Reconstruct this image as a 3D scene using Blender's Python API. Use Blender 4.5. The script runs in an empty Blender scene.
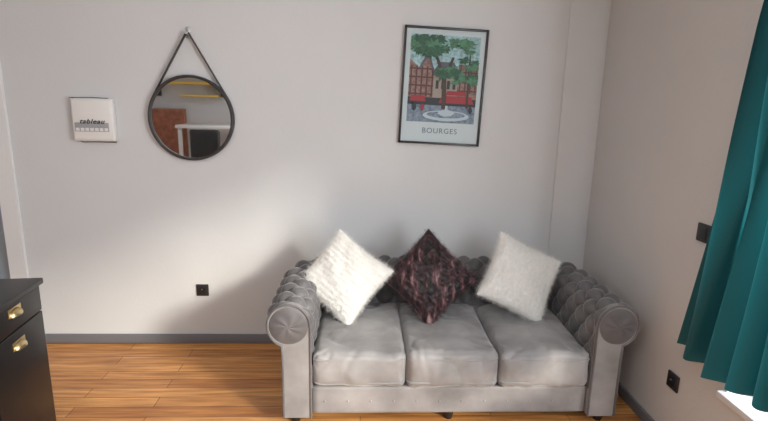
import bpy, bmesh, math, random
from mathutils import Matrix, Vector, noise
random.seed(3)
H=1.6; D=3.17; XR=1.49; XL=-3.9; YB=-2.7; ZC=2.7
scene=bpy.context.scene
col=bpy.context.collection
scene.view_settings.view_transform='Standard'

# ---------------------------------------------------------------- helpers
def mat(name,c,rough=.6,metal=0,bump=0,bscale=200,var=0,vscale=8,sheen=0,spec=.5,trans=0,detail=4):
    m=bpy.data.materials.new(name); m.use_nodes=True
    nt=m.node_tree; b=nt.nodes['Principled BSDF']
    b.inputs['Base Color'].default_value=(*c,1); b.inputs['Roughness'].default_value=rough
    b.inputs['Metallic'].default_value=metal; b.inputs['Specular IOR Level'].default_value=spec
    if sheen:
        b.inputs['Sheen Weight'].default_value=sheen; b.inputs['Sheen Roughness'].default_value=.35
    tc=nt.nodes.new('ShaderNodeTexCoord')
    if var:
        n=nt.nodes.new('ShaderNodeTexNoise'); n.inputs['Scale'].default_value=vscale; n.inputs['Detail'].default_value=detail
        r=nt.nodes.new('ShaderNodeValToRGB')
        r.color_ramp.elements[0].position=.3; r.color_ramp.elements[1].position=.7
        r.color_ramp.elements[0].color=(*[max(0,x*(1-var)) for x in c],1)
        r.color_ramp.elements[1].color=(*[min(1,x*(1+var)) for x in c],1)
        nt.links.new(tc.outputs['Object'],n.inputs['Vector']); nt.links.new(n.outputs['Fac'],r.inputs['Fac'])
        nt.links.new(r.outputs['Color'],b.inputs['Base Color'])
    if bump:
        n=nt.nodes.new('ShaderNodeTexNoise'); n.inputs['Scale'].default_value=bscale; n.inputs['Detail'].default_value=3
        bp=nt.nodes.new('ShaderNodeBump'); bp.inputs['Strength'].default_value=bump; bp.inputs['Distance'].default_value=.01
        nt.links.new(tc.outputs['Object'],n.inputs['Vector']); nt.links.new(n.outputs['Fac'],bp.inputs['Height'])
        nt.links.new(bp.outputs['Normal'],b.inputs['Normal'])
    return m

def mk(name,verts,faces,m,smooth=False,parent=None):
    me=bpy.data.meshes.new(name); me.from_pydata([tuple(v) for v in verts],[],faces); me.update()
    if m: 
        for x in (m if isinstance(m,list) else [m]): me.materials.append(x)
    o=bpy.data.objects.new(name,me); col.objects.link(o)
    if smooth:
        for p in me.polygons: p.use_smooth=True
    bm=bmesh.new(); bm.from_mesh(me); bmesh.ops.recalc_face_normals(bm,faces=bm.faces); bm.to_mesh(me); bm.free()
    if parent: setp(o,parent)
    return o
def setp(o,p):
    o.parent=p; o.matrix_parent_inverse=p.matrix_basis.inverted()
def empty(name,loc,rotz=0):
    e=bpy.data.objects.new(name,None); e.location=loc; e.empty_display_size=.1; col.objects.link(e)
    e.matrix_basis=Matrix.Translation(loc)
    return e
BOXF=[(0,1,3,2),(4,6,7,5),(0,4,5,1),(2,3,7,6),(0,2,6,4),(1,5,7,3)]
def boxdata(x0,x1,y0,y1,z0,z1):
    return [(x,y,z) for x in (x0,x1) for y in (y0,y1) for z in (z0,z1)]
def box(name,x0,x1,y0,y1,z0,z1,m,bev=0,parent=None,seg=3):
    o=mk(name,boxdata(x0,x1,y0,y1,z0,z1),BOXF,m)
    if bev:
        bm=bmesh.new(); bm.from_mesh(o.data)
        bmesh.ops.bevel(bm,geom=bm.edges[:],offset=bev,segments=seg,affect='EDGES',profile=.5)
        for f in bm.faces: f.smooth=True
        bm.to_mesh(o.data); bm.free()
        try: o.data.set_sharp_from_angle(angle=math.radians(35))
        except Exception: pass
    if parent: setp(o,parent)
    return o
def boxes(name,lst,m,parent=None):
    V=[];F=[]
    for b in lst:
        k=len(V); V+=boxdata(*b); F+=[tuple(i+k for i in f) for f in BOXF]
    return mk(name,V,F,m,parent=parent)
def roundbox(name,c,h,r,m,n=14,puff=(0,0,0),parent=None,wr=0):
    V=[];F=[];idx={}
    def vid(p):
        k=tuple(round(x,5) for x in p)
        if k not in idx: idx[k]=len(V); V.append(Vector(p))
        return idx[k]
    for ax in range(3):
        for sg in (-1,1):
            for i in range(n):
                for j in range(n):
                    q=[]
                    for di,dj in((0,0),(1,0),(1,1),(0,1)):
                        p=[0,0,0];p[ax]=sg;p[(ax+1)%3]=-1+2*(i+di)/n;p[(ax+2)%3]=-1+2*(j+dj)/n
                        q.append(vid(p))
                    F.append(q)
    out=[]
    for p in V:
        u=Vector([math.copysign(1-(1-abs(x))**1.5,x) for x in p])
        P=Vector((u.x*h[0],u.y*h[1],u.z*h[2]))
        Q=Vector([max(-(h[i]-r),min(h[i]-r,P[i])) for i in range(3)])
        d=P-Q
        if d.length>1e-9: P=Q+d.normalized()*r
        P.x+=math.copysign(1,u.x)*puff[0]*(1-u.y**2)*(1-u.z**2)*(abs(u.x)**3)
        P.y+=math.copysign(1,u.y)*puff[1]*(1-u.x**2)*(1-u.z**2)*(abs(u.y)**3)
        P.z+=math.copysign(1,u.z)*puff[2]*(1-u.x**2)*(1-u.y**2)*(abs(u.z)**3)
        if wr:
            W=P+Vector(c)
            cre=1-min(1,abs(noise.noise(Vector((W.x*7+W.y*4,W.y*5-W.x*2,W.z*4))))*5)
            cre2=1-min(1,abs(noise.noise(Vector((W.x*10-W.y*5,W.y*9+W.x*3,W.z*4+7))))*6)
            P+=Vector((0,.9*wr*noise.noise(W*10+Vector((3,3,3)))+.3*wr*cre2*math.copysign(1,u.y)*-1,wr*1.2*noise.noise(W*6)-.6*wr*cre-.35*wr*cre2))
        out.append(P+Vector(c))
    return mk(name,out,F,m,True,parent)
def spheres(name,pts,r,m,parent=None,seg=8,ring=5,sq=None):
    V=[];F=[]
    sq=sq or (1,1,1)
    for c in pts:
        k=len(V)
        for i in range(ring+1):
            th=math.pi*i/ring
            for j in range(seg):
                ph=2*math.pi*j/seg
                V.append((c[0]+r*sq[0]*math.sin(th)*math.cos(ph),c[1]+r*sq[1]*math.sin(th)*math.sin(ph),c[2]+r*sq[2]*math.cos(th)))
        for i in range(ring):
            for j in range(seg):
                F.append((k+i*seg+j,k+i*seg+(j+1)%seg,k+(i+1)*seg+(j+1)%seg,k+(i+1)*seg+j))
    return mk(name,V,F,m,True,parent)
def tube(name,pts,r,m,parent=None,cyc=False,res=4):
    cu=bpy.data.curves.new(name,'CURVE'); cu.dimensions='3D'; cu.bevel_depth=r; cu.bevel_resolution=res; cu.use_fill_caps=True
    s=cu.splines.new('POLY'); s.points.add(len(pts)-1)
    for i,p in enumerate(pts): s.points[i].co=(*p,1)
    s.use_cyclic_u=cyc
    o=bpy.data.objects.new(name,cu); col.objects.link(o); o.data.materials.append(m)
    dg=bpy.context.evaluated_depsgraph_get(); me=bpy.data.meshes.new_from_object(o.evaluated_get(dg))
    for p in me.polygons: p.use_smooth=True
    bpy.data.objects.remove(o); o=bpy.data.objects.new(name,me); col.objects.link(o)
    if parent: setp(o,parent)
    return o
def cyl(name,c,r,h,axis,m,parent=None,n=32,r2=None):
    r2=r if r2 is None else r2
    V=[];F=[]
    for k,rr in ((0,r),(1,r2)):
        for i in range(n):
            a=2*math.pi*i/n; p=[0,0,0]; p[axis]=(-.5+k)*h; p[(axis+1)%3]=rr*math.cos(a); p[(axis+2)%3]=rr*math.sin(a)
            V.append(Vector(p)+Vector(c))
    for i in range(n): F.append((i,(i+1)%n,n+(i+1)%n,n+i))
    F.append(tuple(range(n))); F.append(tuple(range(n,2*n)))
    o=mk(name,V,F,m,True,parent)
    try: o.data.set_sharp_from_angle(angle=math.radians(40))
    except Exception: pass
    return o

# ---------------------------------------------------------------- materials
M_wall=mat('wall_paint',(.60,.61,.618),.85,bump=.08,bscale=60,var=.015,vscale=2)
M_wallr=mat('wall_paint_right',(.58,.57,.56),.85,bump=.1,bscale=60,var=.02,vscale=2)
M_ceil=mat('ceiling_paint',(.75,.75,.75),.9)
M_base=mat('baseboard_paint',(.16,.168,.185),.5)
M_white=mat('white_gloss',(.72,.72,.72),.4)
M_doorg=mat('door_blue_grey',(.33,.38,.43),.5)
M_black=mat('black_lacquer',(.012,.012,.013),.35)
M_blackp=mat('black_plastic',(.02,.02,.022),.4)
M_brass=mat('brass',(.75,.60,.32),.3,metal=1)
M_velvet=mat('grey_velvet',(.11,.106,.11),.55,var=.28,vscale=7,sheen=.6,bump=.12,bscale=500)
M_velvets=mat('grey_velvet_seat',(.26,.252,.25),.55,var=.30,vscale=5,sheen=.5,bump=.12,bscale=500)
M_foot=mat('dark_wood_foot',(.015,.012,.01),.4)
M_fluffw=mat('white_fluff',(.80,.79,.76),.9,bump=.4,bscale=120,sheen=.4,var=.06,vscale=60)
M_fluffd=mat('brown_fluff',(.06,.022,.028),.38,bump=.4,bscale=150,sheen=.3,var=.85,vscale=17)
nt=M_fluffd.node_tree
rmp=[x for x in nt.nodes if x.type=='VALTORGB'][0]; nz_=[x for x in nt.nodes if x.type=='TEX_NOISE' and abs(x.inputs['Scale'].default_value-17)<1][0]
mpd=nt.nodes.new('ShaderNodeMapping'); mpd.inputs['Scale'].default_value=(2.2,1,.45)
mpd.inputs['Rotation'].default_value=(0,math.radians(-20),0)
tcd=[x for x in nt.nodes if x.type=='TEX_COORD'][0]
nt.links.new(tcd.outputs['Object'],mpd.inputs['Vector']); nt.links.new(mpd.outputs[0],nz_.inputs['Vector'])
rmp.color_ramp.elements[0].position=.42; rmp.color_ramp.elements[0].color=(.007,.003,.004,1)
rmp.color_ramp.elements[1].position=.74; rmp.color_ramp.elements[1].color=(.46,.27,.26,1)
e_=rmp.color_ramp.elements.new(.57); e_.color=(.06,.016,.022,1)
M_teal=mat('teal_fabric',(.003,.072,.085),.8,sheen=.1,bump=.1,bscale=400)
M_strap=mat('dark_leather',(.03,.028,.03),.5)
M_grey=mat('grey_metal',(.45,.45,.45),.35,metal=.8)
M_mirror=mat('mirror_glass',(.85,.87,.87),.02,metal=1)
M_yellow=mat('yellow_board',(.80,.52,.08),.5)
M_brick=mat('brick_red',(.33,.13,.08),.8,var=.3,vscale=12)
nt=M_teal.node_tree
tr=nt.nodes.new('ShaderNodeBsdfTranslucent'); tr.inputs['Color'].default_value=(.0,.17,.19,1)
mx=nt.nodes.new('ShaderNodeMixShader'); mx.inputs['Fac'].default_value=.14
nt.links.new(nt.nodes['Principled BSDF'].outputs[0],mx.inputs[1]); nt.links.new(tr.outputs[0],mx.inputs[2])
nt.links.new(mx.outputs[0],nt.nodes['Material Output'].inputs['Surface'])
# wood floor
M_floor=bpy.data.materials.new('pine_planks'); M_floor.use_nodes=True
nt=M_floor.node_tree; b=nt.nodes['Principled BSDF']; b.inputs['Roughness'].default_value=.36
tc=nt.nodes.new('ShaderNodeTexCoord'); L=nt.links.new
br=nt.nodes.new('ShaderNodeTexBrick'); br.offset=.37; br.inputs['Scale'].default_value=1
br.inputs['Brick Width'].default_value=1.1; br.inputs['Row Height'].default_value=.09; br.inputs['Mortar Size'].default_value=.0022; br.inputs['Mortar Smooth'].default_value=.3
br.inputs['Color1'].default_value=(.70,.35,.115,1); br.inputs['Color2'].default_value=(.46,.19,.055,1); br.inputs['Mortar'].default_value=(.16,.065,.028,1)
L(tc.outputs['Object'],br.inputs['Vector'])
mp=nt.nodes.new('ShaderNodeMapping'); mp.inputs['Scale'].default_value=(1.5,22,1); L(tc.outputs['Object'],mp.inputs['Vector'])
ng=nt.nodes.new('ShaderNodeTexNoise'); ng.inputs['Scale'].default_value=2; ng.inputs['Detail'].default_value=6; L(mp.outputs[0],ng.inputs['Vector'])
rp=nt.nodes.new('ShaderNodeValToRGB'); rp.color_ramp.elements[0].position=.35; rp.color_ramp.elements[1].position=.65
rp.color_ramp.elements[0].color=(.56,.47,.40,1); rp.color_ramp.elements[1].color=(1.1,1.1,1.1,1); L(ng.outputs['Fac'],rp.inputs['Fac'])
mxx=nt.nodes.new('ShaderNodeMix'); mxx.data_type='RGBA'; mxx.blend_type='MULTIPLY'; mxx.inputs[0].default_value=.85
L(br.outputs['Color'],mxx.inputs[6]); L(rp.outputs['Color'],mxx.inputs[7]); L(mxx.outputs[2],b.inputs['Base Color'])

# ---------------------------------------------------------------- room shell
box('floor',XL,XR,YB,D,-.05,0,M_floor)
box('ceiling',XL,XR,YB,D,ZC,ZC+.1,M_ceil)
box('wall_back',-2.24,XR,D,D+.15,0,ZC,M_wall)
box('wall_back_left',XL,-3.05,D,D+.15,0,ZC,M_wall)
box('wall_back_lintel',-3.05,-2.24,D,D+.15,2.07,ZC,M_wall)
WY0,WY1,WZ0,WZ1=-.9,1.78,.46,2.22
boxes('wall_right',[(XR,XR+.2,YB,WY0,0,ZC),(XR,XR+.2,WY1,D+.15,0,ZC),(XR,XR+.2,WY0,WY1,0,WZ0),(XR,XR+.2,WY0,WY1,WZ1,ZC)],M_wallr)
box('wall_left',XL-.1,XL,YB,D+.15,0,ZC,M_wall)
box('wall_rear',XL,XR,YB-.1,YB,0,ZC,M_wall)
box('trim_1',1.24,XR,D-.008,D,0,ZC,M_wall,bev=.006)
box('baseboard_back',-2.15,1.22,D-.014,D,0,.062,M_base,bev=.003)
box('baseboard_right',XR-.014,XR,YB,D-.02,0,.062,M_base,bev=.003)
boxes('trim_2',[(-2.26,-2.157,D-.02,D+.02,0,2.14),(-3.13,-3.03,D-.02,D+.02,0,2.14),(-3.03,-2.26,D-.02,D+.02,2.04,2.14)],M_white)
dr=empty('door_1',(-2.65,D+.08,0))
box('leaf',-3.045,-2.245,D+.05,D+.09,.005,2.06,M_doorg,bev=.003,parent=dr)
boxes('panels',[(-2.92,-2.37,D+.04,D+.055,.2,.95),(-2.92,-2.37,D+.04,D+.055,1.1,1.9)],M_doorg,dr)
tube('handle',[(-2.32,D+.05,1.0),(-2.32,D+.0,1.0),(-2.44,D+.0,1.0)],.009,M_grey,dr)
w=empty('window_1',(XR+.15,(WY0+WY1)/2,1.3))
fx0,fx1=XR+.10,XR+.16
fr_=[(fx0,fx1,WY0,WY0+.05,WZ0,WZ1),(fx0,fx1,WY1-.05,WY1,WZ0,WZ1),(fx0,fx1,WY0,WY1,WZ0,WZ0+.05),(fx0,fx1,WY0,WY1,WZ1-.05,WZ1)]
for k in (1,2): 
    yy=WY0+(WY1-WY0)*k/3; fr_.append((fx0,fx1,yy-.03,yy+.03,WZ0,WZ1))
boxes('frame',fr_,M_white,w)
box('sill',XR-.03,fx0,WY0-.03,WY1+.02,WZ0-.01,WZ0+.02,M_white,bev=.005,parent=w)

# ---------------------------------------------------------------- sofa
sofa=empty('chesterfield_sofa',(.46,2.7,0))
xi0,xi1,yf,yb,rc=-.24,1.16,2.27,2.90,.07
def pathpt(s):
    ro=rc+.1
    L1=yb-rc-yf; La=math.pi/2*ro; L2=(xi1-rc)-(xi0+rc)
    if s<L1: return Vector((xi0,yf+s,0)),Vector((-1,0,0))
    s-=L1
    if s<La:
        a=s/ro; N=Vector((-math.cos(a),math.sin(a),0)); return Vector((xi0+rc,yb-rc,0))+N*rc,N
    s-=La
    if s<L2: return Vector((xi0+rc+s,yb,0)),Vector((0,1,0))
    s-=L2
    if s<La:
        a=s/ro; N=Vector((math.sin(a),math.cos(a),0)); return Vector((xi1-rc,yb-rc,0))+N*rc,N
    s-=La
    return Vector((xi1,yb-rc-s,0)),Vector((1,0,0))
LT=2*(yb-rc-yf)+math.pi*(rc+.1)+(xi1-xi0-2*rc)
cx,cz,cr=.11,.548,.108
prof=[]
zs=.20
n1=50
for i in range(n1):
    z=zs+(cz-zs)*i/n1; prof.append((0,z,-1,0,z-zs))
t0=cz-zs
n2=64
for i in range(n2+1):
    a=math.radians(180-250*i/n2); prof.append((cx+cr*math.cos(a),cz+cr*math.sin(a),math.cos(a),math.sin(a),t0+cr*math.radians(250*i/n2)))
tl=prof[-1][4]; de=prof[-1][0]; ze=prof[-1][1]
for i in range(1,9):
    z=ze+(.05-ze)*i/8; prof.append((de,z,1,0,tl+(ze-z)))
def sst(a,b,x):
    x=max(0,min(1,(x-a)/(b-a))); return x*x*(3-2*x)
NS=460
A=LT/round(LT/.125); B=.08
toff=.16
V=[];F=[];n=len(prof)
for i in range(NS+1):
    s=LT*i/NS; P,N=pathpt(s)
    for (d,z,nd,nz,t) in prof:
        p=s/A+(t-toff)/(2*B); q=s/A-(t-toff)/(2*B)
        sp,sq_=abs(math.sin(math.pi*p)),abs(math.sin(math.pi*q))
        pil=(sp*sq_)**.5
        pit=math.exp(-((1-abs(math.cos(math.pi*p)))+(1-abs(math.cos(math.pi*q))))*9)
        k=sst(.06,.12,t)*(1-sst(t0+cr*2.6,t0+cr*3.5,t))
        e=sst(0,.03,s)*(1-sst(LT-.03,LT,s))
        h=(.038*(pil-.62)-.018*pit)*k*(.25+.75*e)
        k2=sst(t0+cr*2.4,t0+cr*3.2,t)*(1-sst(tl-.03,tl,t))
        h+=.006*(abs(math.sin(math.pi*s/A))**.4-.6)*k2*e
        V.append(P+N*(d+nd*h)+Vector((0,0,z+nz*h)))
for i in range(NS):
    for j in range(n-1):
        F.append((i*n+j,i*n+j+1,(i+1)*n+j+1,(i+1)*n+j))
F.append(tuple(range(n))); F.append(tuple(NS*n+j for j in range(n)))
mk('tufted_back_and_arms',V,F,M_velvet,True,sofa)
pts=[]
for a in range(-2,int(LT/A*2)+6):
    for r in range(0,8):
        if (a+r)%2: continue
        s=a*A/2; t=toff+r*B
        if s<.03 or s>LT-.03 or t>t0+cr*2.6: continue
        if t<.15: continue
        P,N=pathpt(s)
        if t<t0: d,z,nd,nz=0,zs+t,-1,0
        else:
            an=math.pi-(t-t0)/cr; d,z,nd,nz=cx+cr*math.cos(an),cz+cr*math.sin(an),math.cos(an),math.sin(an)
        h=-.029
        pts.append(P+N*(d+nd*h)+Vector((0,0,z+nz*h)))
spheres('buttons',pts,.011,M_velvet,sofa)
for tag,x0,sg in (('left',xi0,-1),('right',xi1,1)):
    outl=[]
    for (d,z,nd,nz,t) in prof:
        z2=z if z>zs+.001 else .055
        outl.append((d-nd*.006,z2))
    outl.insert(0,(.006,.055))
    y0=yf-.022; nn=len(outl)
    V=[(x0+sg*d,y0,z) for d,z in outl]+[(x0+sg*d,yf+.02,z) for d,z in outl]
    F=[tuple(range(nn)),tuple(range(nn,2*nn))]+[(i,(i+1)%nn,nn+(i+1)%nn,nn+i) for i in range(nn)]
    mk('arm_front_'+tag,V,F,M_velvets,False,sofa)
    tube('arm_piping_'+tag,[(x0+sg*d,y0,z) for d,z in outl],.006,M_velvet,sofa)
    # softly padded scroll face with a few faint gathers
    V=[];F=[];nr,na=14,120
    for i in range(nr+1):
        f=i/nr; rr=.096*f
        for j in range(na):
            a=2*math.pi*j/na
            y=y0-.016*(1-f**2.5)-.0016*math.sin(7*a+f*3+1.5*math.sin(2*a))*math.sin(math.pi*min(1,f*1.05))
            if i==nr: y=y0+.001
            V.append((x0+sg*(cx+rr*math.cos(a)),y,cz+rr*math.sin(a)))
    for i in range(nr):
        for j in range(na): F.append((i*na+j,i*na+(j+1)%na,(i+1)*na+(j+1)%na,(i+1)*na+j))
    mk('scroll_'+tag,V,F,M_velvet,True,sofa)
roundbox('base_rail',((xi0+xi1)/2,2.62,.13),((xi1-xi0)/2+.005,.34,.075),.012,M_velvets,parent=sofa)
box('back_lower',xi0,xi1,2.85,3.04,.06,.40,M_velvet,.01,sofa)
spheres('rail_buttons',[(xi0+.06+i*(xi1-xi0-.12)/11,2.281,.125) for i in range(12)],.006,M_velvets,sofa)
sw=(xi1-xi0)/3
for i in range(3):
    c=(xi0+sw*(i+.5),2.575,.307)
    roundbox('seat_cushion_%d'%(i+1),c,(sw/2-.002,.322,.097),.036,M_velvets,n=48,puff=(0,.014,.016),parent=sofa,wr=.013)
    for zz in (.050,-.074):
        hx,hy,r=sw/2-.008,.322,.026
        pp=[]
        for (sx,sy,a0) in ((1,1,0),(-1,1,90),(-1,-1,180),(1,-1,270)):
            for k in range(5):
                a=math.radians(a0+k*22.5); pp.append((c[0]+sx*(hx-r)+r*math.cos(a),c[1]+sy*(hy-r)+r*math.sin(a),c[2]+zz+.008))
        tube('piping_%d_%s'%(i+1,'t' if zz>0 else 'b'),pp,.0045,M_velvets,sofa,True)
for k,(x,y) in enumerate([(-.33,2.31),(1.25,2.31),(-.33,2.98),(1.25,2.98),(.46,2.33)]):
    cyl('foot_%d'%(k+1),(x,y,.03),.022,.06,2,M_foot,sofa,20,.032)

# ---------------------------------------------------------------- throw cushions
def pillow(name,c,size,rot,lean,yaw,m,T=.075,ribs=11,amp=.005,fz=.006,ribdir=0,hair=0,hl=.012):
    N=72; V=[];F=[]
    def g(i): 
        u=-1+2*i/N; return math.sin(u*math.pi/2)*.6+u*.4
    for side in (1,-1):
        for i in range(N+1):
            for j in range(N+1):
                u=g(i);v=g(j)
                x=u*size/2*(1-.09*(1-v*v)); y=v*size/2*(1-.09*(1-u*u))
                e=max(0,(1-u*u)*(1-v*v))
                h=T*e**.42
                rr=(v if ribdir==0 else u)
                k=min(1,e*6)
                h+=amp*k*abs(math.sin(rr*math.pi*ribs/2+.9*noise.noise(Vector((u*2,v*2,5)))))
                q=Vector((x*28,y*28,side*3)); nz=noise.noise(q)+.6*noise.noise(q*2.3)
                h+=fz*nz*k
                h+=.012*k*noise.noise(Vector((u*2.2+c[0]*9,v*2.2,1)))
                x+=fz*.6*noise.noise(q*1.7+Vector((9,0,0))); y+=fz*.6*noise.noise(q*1.7+Vector((0,9,0)))
                V.append(Vector((x,-side*h,y)))
    M1=(N+1)*(N+1)
    for s in range(2):
        for i in range(N):
            for j in range(N):
                a=s*M1+i*(N+1)+j; F.append((a,a+1,a+N+2,a+N+1))
    R=Matrix.Rotation(math.radians(yaw),4,'Z')@Matrix.Rotation(math.radians(lean),4,'X')@Matrix.Rotation(math.radians(rot),4,'Y')
    V=[(R@v) for v in V]
    o=mk(name,V,F,m,True)
    bm=bmesh.new(); bm.from_mesh(o.data)
    be=[v for v in bm.verts if v.is_boundary]
    bmesh.ops.remove_doubles(bm,verts=be,dist=.006); bmesh.ops.recalc_face_normals(bm,faces=bm.faces); bm.to_mesh(o.data); bm.free()
    o.location=c
    if hair:
        o.modifiers.new('fur','PARTICLE_SYSTEM')
        ps=o.particle_systems[0].settings
        ps.type='HAIR'; ps.count=hair; ps.hair_length=hl; ps.hair_step=3; ps.render_step=2; ps.display_step=2
        ps.factor_random=.004; ps.use_advanced_hair=True; ps.brownian_factor=.004
        ps.root_radius=.5; ps.tip_radius=.1; ps.radius_scale=.0022
    return o
pillow('throw_cushion',(-.10,2.69,.640),.405,35,-29,-8,M_fluffw,hair=14000,hl=.008,amp=.0045,ribs=13,fz=.005)
pillow('throw_cushion.001',(.385,2.71,.634),.41,46,-27,0,M_fluffd,fz=.009,hair=10000,hl=.008)
pillow('throw_cushion.002',(.915,2.72,.633),.41,29,-26,10,M_fluffw,hair=14000,hl=.008,amp=.0045,ribs=13,ribdir=1,fz=.005)

# ---------------------------------------------------------------- poster
pe=empty('framed_poster',(.484,D,1.709))
M_paper=mat('poster_paper',(.50,.585,.61),.6)
P_=dict(sky=(.28,.45,.48),wall1=(.24,.15,.13),timber=(.09,.045,.045),roof=(.10,.10,.14),cream=(.30,.27,.23),red=(.30,.035,.045),ground=(.18,.24,.31),green=(.03,.10,.06),green2=(.07,.19,.11),trunk=(.06,.045,.04),water=(.42,.52,.58),dark=(.03,.04,.05),ink=(.10,.14,.20))
PM={k:mat('ink_'+k,v,.6,var=.4 if k in('green','green2','ground','sky','wall1') else 0,vscale=50) for k,v in P_.items()}
lay=[0]; parts=[]
def poly(name,pts,m):
    lay[0]+=1; y=-.012-.00018*lay[0]
    o=mk(name,[(x,y,z) for x,z in pts],[tuple(range(len(pts)))],m); parts.append(o); return o
def rect(name,x0,x1,z0,z1,m): return poly(name,[(x0,z0),(x1,z0),(x1,z1),(x0,z1)],m)
def blob(name,x,z,rx,rz,m,seed=0,n=40,rough=.25):
    return poly(name,[(max(-.212,min(.212,x+rx*math.cos(a)*(1+rough*noise.noise(Vector((3*math.cos(a),3*math.sin(a),seed)))*2))),min(.305,z+rz*math.sin(a)*(1+rough*noise.noise(Vector((3*math.cos(a),3*math.sin(a),seed)))*2))) for a in [2*math.pi*k/n for k in range(n)]],m)
W2,H2=.255,.35
fr=.013
for nm,b in (('frame_left',(-W2,-W2+fr,-H2,H2)),('frame_right',(W2-fr,W2,-H2,H2)),('frame_top',(-W2,W2,H2-fr,H2)),('frame_bottom',(-W2,W2,-H2,-H2+fr))):
    parts.append(box(nm,b[0],b[1],-.028,-.001,b[2],b[3],M_black,.001))
parts.append(box('sheet',-W2+fr,W2-fr,-.012,-.002,-H2+fr,H2-fr,M_paper))
X0,X1,Z0,Z1=-.212,.212,-.215,.305
rect('art_sky',X0,X1,Z0,Z1,PM['sky'])
rect('art_ground',X0,X1,Z0,-.10,PM['ground'])
poly('art_house_left',[(X0,-.10),(-.06,-.10),(-.06,.10),(-.10,.20),(-.15,.11),(X0,.16)],PM['wall1'])
for k in range(5): rect('art_timber_v%d'%k,-.205+.033*k,-.195+.033*k,-.06,.12,PM['timber'])
for k in range(4): rect('art_timber_h%d'%k,X0,-.06,-.05+.05*k,-.041+.05*k,PM['timber'])
poly('art_timber_roof',[(-.06,.10),(-.10,.215),(-.155,.11),(-.145,.11),(-.10,.175),(-.07,.10)],PM['roof'])
rect('art_house_mid',-.06,.09,-.10,.10,PM['cream'])
poly('art_roof_mid',[(-.07,.08),(.10,.08),(.06,.15),(-.03,.15)],PM['roof'])
for k in range(4): rect('art_win%d'%k,-.045+.035*k,-.027+.035*k,-.01,.04,PM['dark'])
rect('art_house_right',.09,X1,-.10,.14,PM['wall1'])
for k in range(4): rect('art_timber_r%d'%k,.10+.032*k,.108+.032*k,-.03,.14,PM['timber'])
for k in range(3): rect('art_timber_rh%d'%k,.09,X1,-.02+.055*k,-.012+.055*k,PM['timber'])
rect('art_shopfront',X0,X1,-.11,-.065,PM['dark'])
poly('art_awning_left',[(-.20,-.09),(-.10,-.09),(-.11,-.055),(-.19,-.055)],PM['red'])
poly('art_awning_mid',[(-.02,-.095),(.20,-.095),(.18,-.05),(.0,-.05)],PM['red'])
poly('art_awning_top',[(.02,-.045),(.15,-.045),(.14,-.02),(.03,-.02)],PM['red'])
poly('art_trunk',[(.0,-.13),(.03,-.13),(.018,.05),(.06,.18),(.045,.18),(.005,.08),(-.05,.20),(-.065,.20),(-.008,.04)],PM['trunk'])
poly('art_trunk_right',[(.15,-.12),(.165,-.12),(.158,.20),(.15,.20)],PM['trunk'])
rnd=random.Random(5)
for k in range(46):
    x=rnd.uniform(-.19,.19); z=.29-.26*rnd.random()*(.35+.65*(x>-.02)) 
    blob('art_foliage%d'%k,x,z,rnd.uniform(.02,.055),rnd.uniform(.012,.032),PM['green' if k%2 else 'green2'],k,rough=.5)
blob('art_basin',.03,-.172,.145,.032,PM['water'],1,rough=0)
blob('art_basin_in',.03,-.166,.12,.020,PM['ground'],1,rough=0)
blob('art_fountain',.03,-.155,.05,.020,PM['water'],4,rough=.1)
rect('art_column',.022,.038,-.16,-.11,PM['water'])
blob('art_people1',-.17,-.125,.012,.025,PM['dark'],7,rough=.2); blob('art_people2',-.12,-.125,.010,.022,PM['red'],8,rough=.2); blob('art_people3',.18,-.13,.012,.022,PM['dark'],9,rough=.2)
def text(name,s,size,m,loc,sx=1,shear=0,off=0):
    cu=bpy.data.curves.new(name,'FONT'); cu.body=s; cu.size=size; cu.align_x='CENTER'; cu.align_y='CENTER'; cu.extrude=.0004; cu.shear=shear; cu.space_character=1.15; cu.offset=off
    o=bpy.data.objects.new(name,cu); col.objects.link(o)
    dg=bpy.context.evaluated_depsgraph_get(); me=bpy.data.meshes.new_from_object(o.evaluated_get(dg))
    bpy.data.objects.remove(o)
    me.transform(Matrix.Translation(loc)@Matrix.Rotation(math.pi/2,4,'X')@Matrix.Scale(sx,4,(1,0,0)))
    me.materials.clear(); me.materials.append(m)
    o=bpy.data.objects.new(name,me); col.objects.link(o); return o
parts.append(text('title','BOURGES',.046,PM['ink'],Vector((0,-.013,-.268)),1.0))
TM=Matrix.Translation((.484,D,1.709))@Matrix.Rotation(math.radians(2.0),4,'Y')
for o in parts:
    o.data.transform(TM); setp(o,pe)

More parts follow.
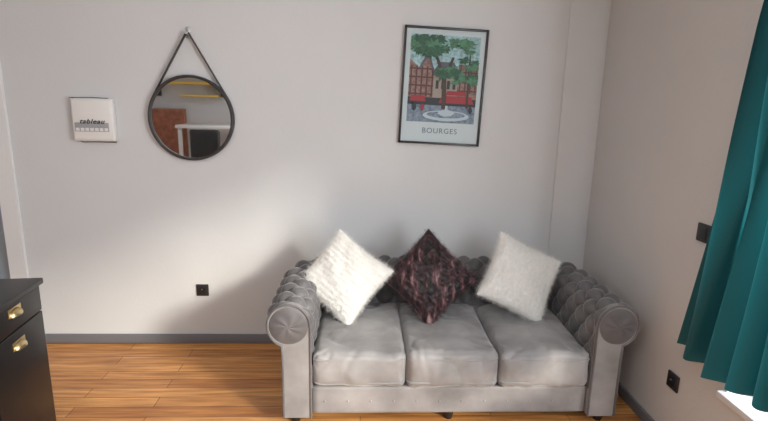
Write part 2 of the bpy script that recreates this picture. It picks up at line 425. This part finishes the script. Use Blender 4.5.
# ---------------------------------------------------------------- round mirror with strap
me_=empty('round_mirror',(-1.05,D,1.5))
mc=Vector((-1.05,D-.028,1.492)); mr=.252
cyl('glass',(mc.x,D-.02,mc.z),mr-.008,.02,1,M_mirror,me_,96)
V=[];F=[]
for i in range(96):
    a=2*math.pi*i/96
    for rr,yy in ((mr-.012,D-.003),(mr-.012,D-.042),(mr,D-.044),(mr+.004,D-.040),(mr+.004,D-.003)):
        V.append((mc.x+rr*math.cos(a),yy,mc.z+rr*math.sin(a)))
for i in range(96):
    for j in range(5): F.append((i*5+j,i*5+(j+1)%5,((i+1)%96)*5+(j+1)%5,((i+1)%96)*5+j))
mk('rim',V,F,M_strap,True,me_)
hook=Vector((-1.045,D-.025,1.99))
dd=hook.z-mc.z; th=math.acos(mr/dd)
for sg,tag in((-1,'left'),(1,'right')):
    tp=Vector((mc.x+sg*(mr+.003)*math.sin(th),D-.024,mc.z+(mr+.003)*math.cos(th)))
    h0=hook+Vector((sg*.006,0,0)); dv=(tp-h0).normalized(); nv=Vector((dv.z,0,-dv.x))
    V=[]
    for p in (h0,tp):
        for a,b in((-1,-1),(1,-1),(1,1),(-1,1)): V.append(p+nv*(a*.0022)+Vector((0,b*.013,0)))
    mk('strap_'+tag,V,[(0,1,2,3),(4,5,6,7),(0,1,5,4),(1,2,6,5),(2,3,7,6),(3,0,4,7)],M_strap,False,me_)
cyl('hook_peg',(hook.x,D-.022,hook.z-.004),.008,.045,1,M_grey,me_,20)
box('hook_plate',hook.x-.016,hook.x+.016,D-.006,D-.0005,hook.z-.03,hook.z+.035,M_grey,.002,me_)

# ---------------------------------------------------------------- fuse box cover on wall
sg_=empty('fuse_box',(-1.632,D,1.47))
M_pl=mat('box_plastic',(.74,.73,.71),.35)
box('housing',-1.755,-1.51,D-.045,D-.001,1.345,1.597,M_pl,.008,sg_)
box('lid',-1.745,-1.52,D-.052,D-.043,1.355,1.587,M_pl,.004,sg_)
M_sil=mat('sign_grey',(.33,.33,.34),.5)
M_lab=mat('label_white',(.70,.70,.70),.5)
box('breaker_strip',-1.735,-1.535,D-.0545,D-.050,1.402,1.455,M_sil,.001,sg_)
boxes('breakers',[(-1.728+.028*k,-1.708+.028*k,D-.058,D-.053,1.406,1.424) for k in range(7)],M_lab,sg_)
t_=text('lettering','tableau',.038,M_blackp,Vector((-1.632,D-.056,1.462)),1.15,.35,.0008); setp(t_,sg_)
tube('cord',[(-1.757,D-.01,1.60),(-1.765,D-.01,1.52),(-1.762,D-.01,1.42),(-1.75,D-.012,1.352),(-1.70,D-.040,1.338),(-1.60,D-.040,1.340),(-1.515,D-.012,1.337)],.0025,M_blackp,sg_)
tube('cord_top',[(-1.76,D-.040,1.601),(-1.64,D-.040,1.604),(-1.53,D-.040,1.600)],.002,M_blackp,sg_)

# ---------------------------------------------------------------- outlets
def outlet(name,c,nrm,sock=True):
    e=empty(name,c)
    if nrm=='y':
        box('plate',c[0]-.04,c[0]+.04,D-.010,D-.0005,c[2]-.04,c[2]+.04,M_blackp,.004,e)
        if sock:
            cyl('socket_ring',(c[0],D-.011,c[2]),.024,.006,1,M_black,e)
            cyl('earth_pin',(c[0],D-.016,c[2]+.009),.003,.012,1,M_grey,e,12)
    else:
        box('plate',XR-.012,XR-.0005,c[1]-.04,c[1]+.04,c[2]-.04,c[2]+.04,M_blackp,.004,e)
        if sock:
            cyl('socket_ring',(XR-.012,c[1],c[2]),.024,.006,0,M_black,e)
            cyl('earth_pin',(XR-.018,c[1],c[2]+.009),.003,.012,0,M_grey,e,12)
        else: box('rocker',XR-.016,XR-.008,c[1]-.025,c[1]+.025,c[2]-.028,c[2]+.028,M_black,.002,e)
outlet('power_outlet',(-1.05,D,.375),'y')
outlet('power_outlet.001',(XR,2.10,.34),'x')
outlet('light_switch',(XR,2.05,1.08),'x',False)

# ---------------------------------------------------------------- dresser
de_=empty('black_dresser',(-1.66,1.8,0))
dp=[]
dx0,dx1,dy0,dy1=-.44,0,-.80,0
dp.append(box('top',dx0-.01,.012,dy0-.01,.012,.775,.80,M_black,.003))
dp.append(box('carcass',dx0,-.016,dy0,0,.06,.775,M_black,.002))
dp.append(box('plinth',dx0+.02,-.04,dy0+.02,-.02,0,.06,M_black))
k=0
for (y0,y1) in((-.395,-.005),(-.795,-.405)):
    for (z0,z1,zm) in((.655,.768,.732),(.065,.649,.588)):
        k+=1; dp.append(box('front_%d'%k,-.018,0,y0,y1,z0,z1,M_black,.003))
        ym_=(y0+y1)/2-.015
        V=[];F=[];na,nb=16,8
        for i in range(na+1):
            a=math.pi*i/na
            for j in range(nb+1):
                b=math.pi/2*j/nb
                V.append((.024*math.sin(b)*1.0*math.sin(a)+.001, ym_+.042*math.cos(a), zm-.012+.030*math.sin(a)*math.cos(b)))
        for i in range(na):
            for j in range(nb): F.append((i*(nb+1)+j,i*(nb+1)+j+1,(i+1)*(nb+1)+j+1,(i+1)*(nb+1)+j))
        dp.append(mk('cup_pull_%d'%k,V,F,M_brass,True))
        dp.append(box('pull_plate_%d'%k,0,.003,ym_-.046,ym_+.046,zm-.014,zm+.022,M_brass,.001))
TM=Matrix.Translation((-1.455,2.20,0))@Matrix.Rotation(math.radians(7),4,'Z')
for o in dp: o.data.transform(TM); setp(o,de_)

# ---------------------------------------------------------------- curtain + rod
ce=empty('teal_curtain',(1.38,1.6,1.5))
V=[];F=[];nu,nv=160,60
ZT=2.42; ZR=2.44
for j in range(nv+1):
    z=ZT-(ZT-.60)*j/nv; f=max(0,(2.42-z)/(2.42-.6))
    ye=1.74+.05*sst(0,.3,f)+.16*f**1.3 ; ys=1.40-.02*f
    for i in range(nu+1):
        u=i/nu; y=ye+(ys-ye)*u
        amp=.022+.024*f
        x=1.395-.02*f+amp*math.sin(u*math.pi*2*4.5+.9*math.sin(f*3+u*5))+.012*math.sin(u*27+f*5)
        V.append((x,y+.012*math.sin(u*40+f*3),z+.014*math.sin(u*9+1)*f))
for j in range(nv):
    for i in range(nu):
        a=j*(nu+1)+i; F.append((a,a+1,a+nu+2,a+nu+1))
mk('cloth',V,F,M_teal,True,ce)
cr_=empty('curtain_rod',(1.39,.9,ZR))
tube('pole',[(1.395,-1.05,ZR),(1.395,2.02,ZR)],.012,M_blackp,cr_)
spheres('finials',[(1.395,-1.06,ZR),(1.395,2.03,ZR)],.022,M_blackp,cr_,16,10)
boxes('brackets',[(1.395,XR,-.96,-.94,ZR-.01,ZR+.01),(1.395,XR,1.93,1.95,ZR-.01,ZR+.01)],M_blackp,cr_)
tube('rings',[(1.395+.02*math.cos(a*.5),1.42+.33*a/120,ZR+.02*math.sin(a*.5)) for a in range(121)],.002,M_blackp,cr_)

# ---------------------------------------------------------------- room behind (seen in mirror)
sh=empty('yellow_shelf',(-3.0,YB,1.8))
boxes('boards',[(-3.6,-2.3,YB,YB+.25,1.86,1.90),(-3.1,-2.45,YB,YB+.22,1.66,1.69)],M_yellow,sh)
boxes('brackets',[(-3.5,-3.48,YB,YB+.2,1.66,1.86),(-2.42,-2.40,YB,YB+.2,1.66,1.86)],M_blackp,sh)
dk=empty('white_table',(-2.6,-1.9,0))
box('top',-3.0,-2.0,-2.5,-1.9,1.16,1.21,M_white,.005,dk)
boxes('legs',[(x,x+.05,y,y+.05,0,1.16) for x in(-2.97,-2.08) for y in(-2.47,-1.98)],M_white,dk)
box('brick_pier',-3.70,-3.08,YB+.012,YB+.13,0,1.45,M_brick,.003)
oc=empty('office_chair',(-2.35,-1.4,0))
roundbox('backrest',(-2.45,-1.62,.92),(.23,.035,.24),.03,M_blackp,parent=oc,n=8)
roundbox('seat',(-2.45,-1.38,.50),(.25,.25,.04),.035,M_blackp,parent=oc,n=8)
tube('stem',[(-2.45,-1.38,.06),(-2.45,-1.38,.48)],.025,M_grey,oc)
tube('back_bar',[(-2.45,-1.45,.48),(-2.45,-1.62,.50),(-2.45,-1.64,.80)],.018,M_blackp,oc)
for i in range(5):
    a=2*math.pi*i/5; tube('leg_%d'%i,[(-2.45,-1.38,.09),(-2.45+.28*math.cos(a),-1.38+.28*math.sin(a),.05)],.015,M_blackp,oc)
spheres('castors',[(-2.45+.28*math.cos(2*math.pi*i/5),-1.38+.28*math.sin(2*math.pi*i/5),.027) for i in range(5)],.027,M_blackp,oc)

# ---------------------------------------------------------------- lights
wd=bpy.data.worlds.new('sky'); scene.world=wd; wd.use_nodes=True
wd.node_tree.nodes['Background'].inputs[0].default_value=(.80,.89,1,1); wd.node_tree.nodes['Background'].inputs[1].default_value=1.5
def light(name,kind,loc,tgt,e,c,size=1,sy=None,ang=None):
    l=bpy.data.lights.new(name,kind); l.energy=e; l.color=c
    if kind=='AREA':
        l.shape='RECTANGLE'; l.size=size; l.size_y=sy or size
    if ang: l.angle=math.radians(ang)
    o=bpy.data.objects.new(name,l); col.objects.link(o); o.location=loc
    o.rotation_euler=(Vector(tgt)-Vector(loc)).to_track_quat('-Z','Y').to_euler()
    return o
light('sun','SUN',(5,-2,4),(4,-1,3.48),3.6,(1,.93,.80),ang=8)
light('window_skylight','AREA',(XR+.6,.6,1.6),(0,2.2,1.1),165,(.94,.97,1),2.2,2.0)
light('ceiling_fill','AREA',(-1.0,-.2,2.66),(-1.0,.5,0),85,(.99,.99,1),2.2,2.2)  # unseen soft fill panel, added under the ceiling to brighten the room

# ---------------------------------------------------------------- camera
cam=bpy.data.cameras.new('camera'); co=bpy.data.objects.new('camera',cam); col.objects.link(co)
cam.sensor_width=36; cam.lens=500/768*36; cam.clip_start=.02
R=Matrix.Rotation(math.radians(-2.5),3,'Z')@Matrix.Rotation(math.radians(78),3,'X')@Matrix.Rotation(math.radians(1.2),3,'Z')
co.matrix_world=Matrix.Translation((0,0,H))@R.to_4x4()
scene.camera=co
